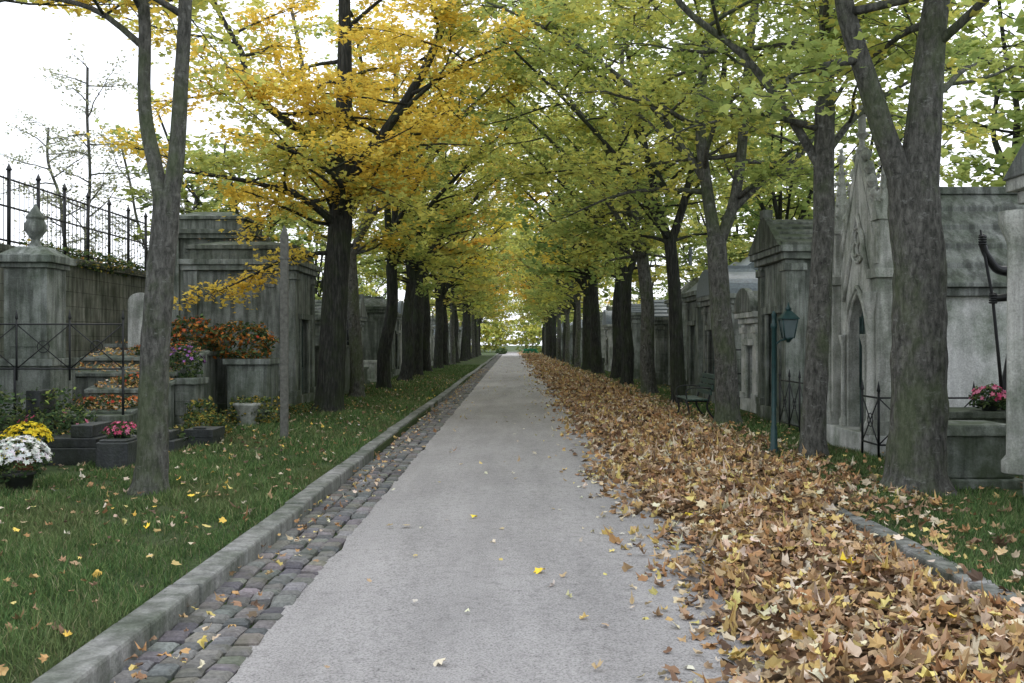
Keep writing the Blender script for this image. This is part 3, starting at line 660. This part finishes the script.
mb=MB();mb.prism([(-3.73,G-.05),(-3.61,G-.05),(-3.61,3.38),(-3.67,3.55),(-3.73,3.38)],16.0,16.1,'y');mb.box(-3.745,-3.595,15.99,16.11,3.0,3.04);mb.obj('wooden_post',M['wood'],.008)

# ------------------------------------------------------------------ mausoleums
def cross(mb,x,y,z,s=.5,axis='y'):
    t=.045;mb.box(x-t,x+t,y-t,y+t,z,z+s)
    if axis=='y': mb.box(x-t*.95,x+t*.95,y-s*.3,y+s*.3,z+s*.58,z+s*.58+2*t)
    else: mb.box(x-s*.3,x+s*.3,y-t*.95,y+t*.95,z+s*.58,z+s*.58+2*t)
def mausoleum(name,sg,xf,y0,y1,depth,h,style='pediment',mw='stone',mr='roofst',rise=.7,crs=False,door='verdi',cols=False):
    e=empty(name,(xf+sg*depth/2,(y0+y1)/2,G));X=lambda u:xf+sg*u
    bv=.012 if y0<45 else 0
    w=MB();cy=(y0+y1)/2;W=y1-y0;dw=min(.42,W*.22);dh=G+min(2.15,h*.72)
    w.box(X(-.08),X(depth+.06),y0-.08,y1+.08,G-.05,G+.28)
    w.box(X(.2),X(depth),y0+.06,y1-.06,G+.28,h)
    w.box(X(0),X(.2),y0+.02,cy-dw,G+.28,h-.004);w.box(X(0),X(.2),cy+dw,y1-.02,G+.28,h-.004);w.box(X(.005),X(.2),cy-dw,cy+dw,dh,h-.006)
    for yy,s in ((y0,1),(y1,-1)):
        w.box(X(-.06),X(.3),yy-.03*s,yy+.28*s,G+.28,h-.01);w.box(X(-.1),X(.34),yy-.07*s,yy+.32*s,h-.22,h-.08);w.box(X(-.1),X(.34),yy-.07*s,yy+.32*s,G+.28,G+.42)
        w.box(X(depth-.3),X(depth+.03),yy-.03*s,yy+.28*s,G+.28,h-.01)
    w.box(X(-.05),X(.05),cy-dw-.14,cy-dw,G+.28,dh);w.box(X(-.05),X(.05),cy+dw,cy+dw+.14,G+.28,dh);w.box(X(-.1),X(.06),cy-dw-.2,cy+dw+.2,dh,dh+.14)
    for yy,s in ((y0+.06,-1),(y1-.06,1)):
        a,b=X(.45),X(depth-.45);z0,z1=G+.6,h-.4
        w.box(a,b,yy,yy+s*.03,z1,z1+.08);w.box(a,b,yy,yy+s*.03,z0-.08,z0)
    if cols:
        for yy in (y0+.15,y1-.15):
            w.lathe(X(-.22),yy,[(.17,G+.28),(.17,G+.4),(.125,G+.46),(.11,h-.45),(.12,h-.4),(.19,h-.22),(.19,h-.1)],14)
    w.obj('walls',M[mw],bv,e)
    c=MB();c.box(X(-.12),X(depth+.08),y0-.1,y1+.1,h,h+.13);c.box(X(-.2),X(depth+.14),y0-.18,y1+.18,h+.13,h+.26);c.obj('cornice',M[mw],bv,e)
    r=MB();z=h+.26
    if style=='pediment':
        n=5
        for k in range(n):
            a=k/n;b_=(k+1)/n;hw=W/2+.16
            r.prism([(cy-hw*(1-a),z+rise*a),(cy+hw*(1-a),z+rise*a),(cy+hw*(1-a)-.01,z+rise*a+.05),(cy+hw*(1-b_)+.03,z+rise*b_-.002),(cy-hw*(1-b_)-.03,z+rise*b_-.002),(cy-hw*(1-a)+.01,z+rise*a+.05)],X(-.16+.012*k),X(depth+.1-.012*k))
        r.prism([(cy-hw-.02,z-.01),(cy+hw+.02,z-.01),(cy,z+rise+.1)],X(-.24),X(-.1))
        r.box(X(-.26),X(-.05),cy-.12,cy+.12,z+rise,z+rise+.18)
    elif style=='flat':
        r.box(X(.02),X(depth-.05),y0+.02,y1-.02,z,z+rise*.5);r.box(X(-.06),X(depth),y0-.05,y1+.05,z+rise*.5,z+rise*.5+.1);r.frustum(X(depth/2),cy,z+rise*.5+.1,z+rise,depth*.46,W*.46,depth*.25,W*.2)
    elif style=='hip':
        r.frustum(X(depth/2-.02),cy,z,z+rise,depth/2+.1,W/2+.12,depth*.22,W*.08);r.box(X(depth*.3),X(depth*.7),cy-.08,cy+.08,z+rise,z+rise+.1)
    elif style=='barrel':
        hw=W/2+.1;poly=[(cy+hw*math.cos(math.pi*k/14),z+rise*math.sin(math.pi*k/14)) for k in range(15)];r.prism(poly,X(-.12),X(depth+.06))
        poly=[(cy+(hw+.06)*math.cos(math.pi*k/14),z-.01+(rise+.07)*math.sin(math.pi*k/14)) for k in range(15)];r.prism(poly,X(-.22),X(-.08))
    if crs: cross(r,X(-.1),cy,z+rise+.1,.55)
    r.obj('roof',M[mr],bv,e)
    d=MB();d.box(X(.12),X(.16),cy-dw,cy+dw,G+.28,dh-.003)
    for k in range(7):
        yy=cy-dw+.05+k*(2*dw-.1)/6;d.tube([(X(.1),yy,G+.95),(X(.1),yy,dh-.15)],[.012,.012],5)
    d.box(X(.09),X(.118),cy-dw+.04,cy-.02,G+.36,G+.85);d.box(X(.09),X(.118),cy+.02,cy+dw-.04,G+.36,G+.85);d.box(X(.08),X(.118),cy-dw,cy+dw,G+.88,G+.94);d.box(X(.08),X(.119),cy-.015,cy+.015,G+.3,dh-.01)
    d.obj('door',M[door],0,e)
    return e
mausoleum('mausoleum',-1,-5.25,23.9,26.2,2.6,3.4,'flat','stone2','dark',.5)
mausoleum('mausoleum',-1,-7.8,29.0,31.2,2.2,4.7,'flat','dark','dark',.6,True)
litter_on(-7.8,-5.2,23.9,26.2,4.2,60)
mausoleum('mausoleum',-1,-5.4,33.5,35.5,2.2,2.3,'pediment','stone','roofst',.6)
mausoleum('mausoleum',1,5.22,7.5,9.95,2.6,3.05,'pediment','pale','roofst',.9,cols=True)
mausoleum('mausoleum',1,5.25,18.9,21.0,2.6,3.25,'pediment','stone2','dark',.62,door='verdi')
mausoleum('mausoleum',1,5.5,22.2,23.6,1.8,2.1,'barrel','plaster','roofst',.5)
mausoleum('mausoleum',1,5.3,25.2,27.3,2.3,2.65,'barrel','stone','zinc',.62)
mausoleum('mausoleum',1,5.4,28.6,30.6,2.4,2.9,'hip','stone2','zinc',.7,True)
for sg,ys_,xf in ((-1,37.5,5.5),(1,32.2,5.45)):
    y=ys_
    while y<125:
        W=R.uniform(1.5,2.3)
        if R.random()<.68: mausoleum('mausoleum',sg,sg*(xf+R.uniform(-.1,.5)),y,y+W,R.uniform(1.8,2.6),R.uniform(2.0,3.1),R.choice(('pediment','flat','hip','barrel','pediment')),R.choice(('stone','stone2','pale','dark')),R.choice(('roofst','dark','zinc')),R.uniform(.4,.8),R.random()<.4)
        else: slab_tomb(*sorted((sg*(xf+.1),sg*(xf+2))),y,y+1.1,R.uniform(.4,1.0),R.choice(('stone','dark','pale')),R.uniform(1.4,2.0),R.choice(('round','gable','sq')),leaves=0,bev=0)
        y+=W+R.uniform(.3,1.6)
slab_tomb(-7.2,-5.1,27.3,28.3,.9,'stone',1.9,'gable',leaves=20);slab_tomb(-7.2,-5.2,29.2,30.2,.7,'pale',1.7,leaves=20)
xfence('iron_fence',(-5.1,27),(-5.1,33),1.6,.9,1.0,True);slab_tomb(-5.35,-4.95,27,33,1.5,'dark',0,name='low_stone_wall',leaves=0)
slab_tomb(5.3,7.4,16.9,17.9,.75,'plaster',0,leaves=40);slab_tomb(5.1,7.0,11.9,12.8,.25,'stone2',0,leaves=90)
xfence('iron_fence',(4.95,16.5),(4.95,18.4),G,.9,.6)
xfence('iron_fence',(4.95,24.0),(6.3,24.0),G,1.5,1.3,True)

# gothic chapel
e=empty('gothic_chapel',(6.6,14.7,G));xf=5.12;y0,y1=13.75,15.65;cy=14.7
f=MB();dw=.36;sp=1.75
arch=[]
for k in range(0,9):
    t=k/8*math.radians(60);arch.append((cy+dw-2*dw*(1-math.cos(t)),sp+2*dw*math.sin(t)))
archL=[(2*cy-a,b) for a,b in arch][::-1]
poly=[(y0+.15,G+.3),(y0+.15,2.75),(cy,4.35),(y1-.15,2.75),(y1-.15,G+.3),(cy+dw,G+.3)]+arch+archL[1:]+[(cy-dw,G+.3)]
f.prism(poly,xf,xf+.22)
for off,rr,xx in ((.04,.035,xf-.01),(.13,.03,xf-.03)):
    pts=[(xx,cy+dw+off,G+.3)]+[(xx,a+off*(1 if a>cy else 0)*(1-k/9),b+off*.9*(k/8)) for k,(a,b) in enumerate(arch)]
    f.tube(pts,[rr]*len(pts),7);f.tube([(x,2*cy-y,z) for x,y,z in pts],[rr]*len(pts),7)
for s in (-1,1):
    p0=(xf+.05,cy+s*1.02,2.62);p1=(xf+.05,cy,4.5);f.tube([p0,p1],[.075,.07],6)
    for k in range(1,9):
        t=k/9;yy=p0[1]+(p1[1]-p0[1])*t;zz=p0[2]+(p1[2]-p0[2])*t;f.lathe(xf+.05,yy+s*.07,[(.03,zz+.02),(.085,zz+.1),(.07,zz+.16),(.01,zz+.22)],7)
    f.tube([(xf-.02,cy+s*.62,2.3),(xf-.02,cy,3.55)],[.04,.035],6)
for k in range(3):
    a=math.pi/2+k*2.094;c=(cy+.11*math.cos(a),3.1+.11*math.sin(a));f.tube([(xf-.015,c[0]+.1*math.cos(t*.524),c[1]+.1*math.sin(t*.524)) for t in range(13)],[.022]*13,6)
f.tube([(xf-.015,cy+.26*math.cos(t*.349),3.1+.26*math.sin(t*.349)) for t in range(19)],[.028]*19,6)
f.lathe(xf+.05,cy,[(.07,4.42),(.1,4.5),(.05,4.56),(.04,4.66),(.1,4.74),(.03,4.8)],8);cross(f,xf+.05,cy,4.78,.42)
for yy in (y0,y1):
    f.box(xf-.12,xf+.25,yy-.14,yy+.14,G+.3,2.55);f.box(xf-.17,xf+.3,yy-.19,yy+.19,2.55,2.68);f.box(xf-.17,xf+.3,yy-.19,yy+.19,G+.3,G+.5)
    f.lathe(xf-.16,yy,[(.11,G+.3),(.11,G+.42),(.07,G+.5),(.06,2.05),(.075,2.1),(.12,2.3),(.12,2.36)],10)
    f.box(xf-.08,xf+.2,yy-.13,yy+.13,2.68,3.35)
    f.box(xf-.1,xf-.07,yy-.06,yy+.06,2.75,3.25)
    f.prism([(yy-.16,3.35),(yy+.16,3.35),(yy,3.62)],xf-.12,xf+.24);f.frustum(xf+.06,yy,3.352,4.5,.115,.115,.018,.018);f.lathe(xf+.06,yy,[(.02,4.45),(.075,4.53),(.06,4.58),(.02,4.62),(.04,4.67),(.01,4.72)],7)
    for k in range(5):
        z=3.6+k*.17;q=.115-.097*(z-3.35)/1.15+.02
        for sx,sy in((1,1),(1,-1),(-1,1),(-1,-1)): f.lathe(xf+.06+sx*q,yy+sy*q,[(.01,z),(.035,z+.04),(.01,z+.08)],5)
for yy in (cy-dw-.1,cy+dw+.1): f.lathe(xf-.07,yy,[(.075,G+.3),(.075,G+.4),(.045,G+.45),(.04,1.6),(.05,1.63),(.08,1.74),(.08,1.78)],8)
f.obj('facade',M['pale'],.008,e)
w=MB();w.box(xf+.22,8.4,y0+.04,y1-.04,G+.3,2.3);w.box(xf-.22,8.5,y0-.2,y1+.2,G-.03,G+.3);w.obj('walls',M['plaster'],.012,e)
w=MB();w.box(xf+.25,8.5,y0-.06,y1+.06,2.3,2.42)
n=5
for k in range(n):
    a=k/n;hw=1.04
    for s in (-1,1):
        o_=hw*(1-a)
        w.prism([(cy+s*(o_+.03),2.42+1.45*a-.04*(k>0)),(cy+s*(o_+.03),2.42+1.45*a+.06),(cy+s*hw*(1-(k+1)/n),2.42+1.45*(k+1)/n+.02),(cy+s*hw*(1-(k+1)/n),2.42+1.45*(k+1)/n-.1)],xf+.24,8.52)
w.prism([(cy-.98,2.42),(cy+.98,2.42),(cy,3.8)],xf+.26,8.48);w.box(xf+.24,8.54,cy-.09,cy+.09,3.84,3.95);w.obj('roof',M['roofst'],.012,e)
w=MB();w.box(xf+.14,xf+.18,cy-dw,cy+dw,G+.3,sp+2*dw*.87)
for k in range(6): w.tube([(xf+.12,cy-dw+.07+k*.116,G+.9),(xf+.12,cy-dw+.07+k*.116,sp+.3)],[.012,.012],5)
w.obj('door',M['verdi'],0,e)

xfence('iron_fence',(4.75,12.9),(6.6,12.9),G+.12,.75,.62);xfence('iron_fence',(4.75,12.9),(4.75,13.5),G+.12,.75,.6)
mb=MB();mb.box(4.62,5.5,10.65,11.5,G-.02,G+.1);mb.box(4.7,5.42,10.72,11.42,G+.1,G+.56);mb.frustum(5.06,11.07,G+.56,G+.68,.42,.4,.36,.34);mb.obj('stone_tomb_block',M['stone2'],.02)
mb=MB();mb.box(5.3,6.9,12.0,12.75,G,G+.65);mb.box(5.26,6.94,11.96,12.79,G+.65,G+.74);mb.obj('stone_planter',M['dark'],.015)
bush('potted_flowers',5.8,12.1,G+.76,.2,.2,.15,450,.06,GR,PK,45,.04,pot(5.8,12.1,G+.74,.11,.12),[M['blackpot']])
bush('shrub',6.2,12.2,G+.72,.25,.15,.1,350,.06,GR)
# bronze statue of a robed figure reaching out to hold a tall staff
e=empty('bronze_statue',(6.42,12.45,G+.74));bz=G+.74
sk=[((6.42,12.45,1.72),.17,None),((6.42,12.45,2.0),.14,0),((6.40,12.44,2.3),.17,1),((6.38,12.43,2.52),.15,2),((6.36,12.42,2.66),.06,3),((6.33,12.41,2.82),.10,4),((6.32,12.40,2.95),.085,5),
    ((6.22,12.40,2.54),.08,3),((6.0,12.33,2.56),.058,7),((5.85,12.30,2.76),.045,8),((5.795,12.29,2.92),.05,9),
    ((6.26,12.28,2.45),.075,3),((6.13,12.2,2.22),.055,11),((5.93,12.29,2.20),.045,12),
    ((6.35,12.42,1.4),.16,0),((6.33,12.4,.98),.12,14),((6.33,12.38,.86),.07,15),((6.5,12.48,1.4),.16,0),((6.53,12.5,.98),.12,17),((6.53,12.46,.86),.07,18)]
me=bpy.data.meshes.new('figure');me.from_pydata([p for p,_,_ in sk],[(i,q) for i,(_,_,q) in enumerate(sk) if q is not None],[]);me.materials.append(M['bronze'])
o=link(bpy.data.objects.new('figure',me));o.modifiers.new('skin','SKIN');ss=o.modifiers.new('sub','SUBSURF');ss.levels=2;ss.render_levels=2
for i,(_,r,q) in enumerate(sk):
    me.skin_vertices[0].data[i].radius=(r,r);me.skin_vertices[0].data[i].use_root=(q is None)
o.parent=e;o.matrix_parent_inverse=Matrix.Translation(-e.location)
mb=MB();mb.tube([(6.06,12.28,bz),(5.99,12.28,1.6),(5.93,12.28,2.2),(5.80,12.28,2.92),(5.78,12.28,3.05)],[.022,.02,.019,.018,.012],8)
for (hx,hy,hz) in ((5.80,12.28,2.92),(5.93,12.28,2.2)):
    for k in range(4):
        z=hz-.05+k*.03;mb.tube([(hx+.05,hy+.01,z),(hx+.03,hy-.035,z),(hx-.015,hy-.04,z+.003),(hx-.04,hy-.005,z),(hx-.03,hy+.025,z)],[.013,.014,.014,.013,.01],6)
    mb.tube([(hx+.05,hy,hz+.05),(hx+.02,hy+.03,hz+.07),(hx-.03,hy+.02,hz+.06)],[.014,.014,.01],6)
mb.obj('staff_and_hands',M['bronze'],0,e)
vs=[];fs=[];nn=40
prof=[(.30,bz),(.27,1.1),(.22,1.45),(.17,1.75),(.15,1.98)]
for r,z in prof:
    for i in range(nn):
        a=6.2832*i/nn;rr=r*(1+.09*math.sin(a*9+z)*(2.2-z)/1.4);vs.append((6.43+rr*math.cos(a)*1.05,12.45+rr*math.sin(a)*.85,z))
for k in range(len(prof)-1):
    for i in range(nn):
        j=(i+1)%nn;fs.append((k*nn+i,k*nn+j,(k+1)*nn+j,(k+1)*nn+i))
mb=MB();mb.add(vs,fs,0,True);mb.obj('robe',M['bronze'],0,e)

# street lamp
mb=MB();X,Y=3.63,13.8;lx=X+.2
mb.lathe(X,Y,[(.09,G-.02),(.09,G+.06),(.05,G+.12),(.045,G+.4),(.034,G+.42),(.03,1.85),(.045,1.87),(.045,1.91),(.028,1.94),(.026,2.02),(.036,2.05),(.008,2.1)],14)
mb.tube(smooth_poly([(X,Y,1.6),(X+.08,Y,1.68),(lx,Y,1.71)],4),[.014]*9,6)
mb.lathe(lx,Y,[(.02,1.66),(.05,1.7),(.08,1.73)],8)
for sx in(-1,1):
    for sy in(-1,1): mb.tube([(lx+sx*.065,Y+sy*.065,1.72),(lx+sx*.105,Y+sy*.105,1.98)],[.009,.009],5)
mb.frustum(lx,Y,1.98,2.0,.125,.125,.125,.125);mb.frustum(lx,Y,2.0,2.1,.12,.12,.035,.035);mb.lathe(lx,Y,[(.035,2.1),(.045,2.13),(.02,2.16),(.005,2.22)],8)
mb.frustum(lx,Y,1.728,1.975,.058,.058,.098,.098,1)
mb.obj('lamp_post',[M['teal'],M['lampglass']])
# bench
e=empty('park_bench',(3.75,20.3,G));X0=3.45;ya,yb=19.55,21.0
mb=MB()
for k in range(4): mb.box(X0+k*.105,X0+k*.105+.085,ya,yb,G+.43,G+.46)
mb.obj('seat',M['bench'],.006,e)
mb=MB()
for k in range(4):
    z=G+.54+k*.105;x=X0+.45+k*.035;mb.box(x,x+.028,ya,yb,z,z+.085)
mb.obj('backrest',M['bench'],.006,e)
mb=MB()
for y in (ya+.15,yb-.15):
    mb.tube(smooth_poly([(X0-.03,y,G-.01),(X0+.05,y,G+.2),(X0,y,G+.42)],3),[.02]*7,6);mb.tube(smooth_poly([(X0+.62,y,G-.01),(X0+.42,y,G+.25),(X0+.45,y,G+.5),(X0+.6,y,G+.97)],3),[.02]*10,6)
    mb.tube([(X0,y,G+.415),(X0+.45,y,G+.415)],[.018,.018],6);mb.tube(smooth_poly([(X0+.02,y,G+.42),(X0,y,G+.62),(X0+.2,y,G+.68),(X0+.52,y,G+.66)],3),[.014]*10,6)
mb.obj('legs',M['iron'],0,e)
e=empty('brick_house',(11.5,44,G));mb=MB();mb.box(9.2,14,42,48,G,4.2);mb.obj('walls',M['brick'],0,e)
mb=MB();mb.prism([(8.9,4.2),(14.3,4.2),(11.6,6.2)],41.7,48.3,'y');mb.obj('roof',M['zinc'],0,e)
mb=MB()
for x in (9.9,11.4,12.9): mb.box(x,x+.7,41.96,42.02,1.2,2.6)
mb.obj('windows',M['glass'],0,e)
mb=MB()
for x in (9.9,11.4,12.9):
    mb.box(x-.08,x+.78,41.93,41.97,2.6,2.7);mb.box(x-.08,x+.78,41.9,41.97,1.1,1.2);mb.box(x+.33,x+.37,41.94,41.958,1.2,2.6)
mb.obj('window_frames',M['white'],0,e)
# end of the avenue
for x,z,rx,rz,pl in ((-7,0,6,3.0,YG),(7,0,6,3.2,LIME),(0,1.5,7,2.2,YG),(9,6,6,4,YG),(-10,6,6,4,LIME),(0,7,7,3.5,YG)):
    bush('distant_foliage',x,172+abs(x)*.3,z,rx,2.5,rz,2200,.6,pl)
bush('shrub',2.6,140,0,1.0,1.2,.5,700,.25,[(.03,.14,.07),(.04,.18,.09)])
bush('shrub',-1.6,150,0,.9,1.2,.5,600,.25,GR)
LITTER.obj('fallen_leaves',[M['dry']])

# ------------------------------------------------------------------ light, sky, camera
w=bpy.data.worlds.new('World');scene.world=w;w.use_nodes=True;nt=w.node_tree;bg=nt.nodes['Background']
sky=N(nt,'ShaderNodeTexSky',sky_type='NISHITA');sky.sun_disc=False;sky.sun_elevation=math.radians(50);sky.sun_rotation=math.radians(30);sky.dust_density=4;sky.air_density=1
mx=mix(nt,.82,sky.outputs[0],(12.3,12.8,13.8));nt.links.new(mx,bg.inputs[0]);bg.inputs[1].default_value=.15
try: w.cycles.sampling_method='NONE'
except Exception as ex: print(ex)
l=bpy.data.lights.new('sun','SUN');l.energy=1.3;l.angle=math.radians(14);l.color=(1,.98,.95);o=link(bpy.data.objects.new('sun',l))
az=math.radians(30);el=math.radians(50);d=Vector((math.sin(az)*math.cos(el),math.cos(az)*math.cos(el),math.sin(el)));o.rotation_euler=d.to_track_quat('Z','Y').to_euler()
cam=bpy.data.cameras.new('camera');cam.lens=35;cam.sensor_width=36;cam.clip_end=1500;c=link(bpy.data.objects.new('camera',cam))
c.location=(0,0,1.65);c.rotation_euler=(math.radians(90.1),0,math.radians(.0));scene.camera=c
scene.view_settings.view_transform='Standard';scene.view_settings.look='None';scene.view_settings.exposure=0
print('verts',sum(len(o.data.vertices) for o in bpy.data.objects if o.type=='MESH'))
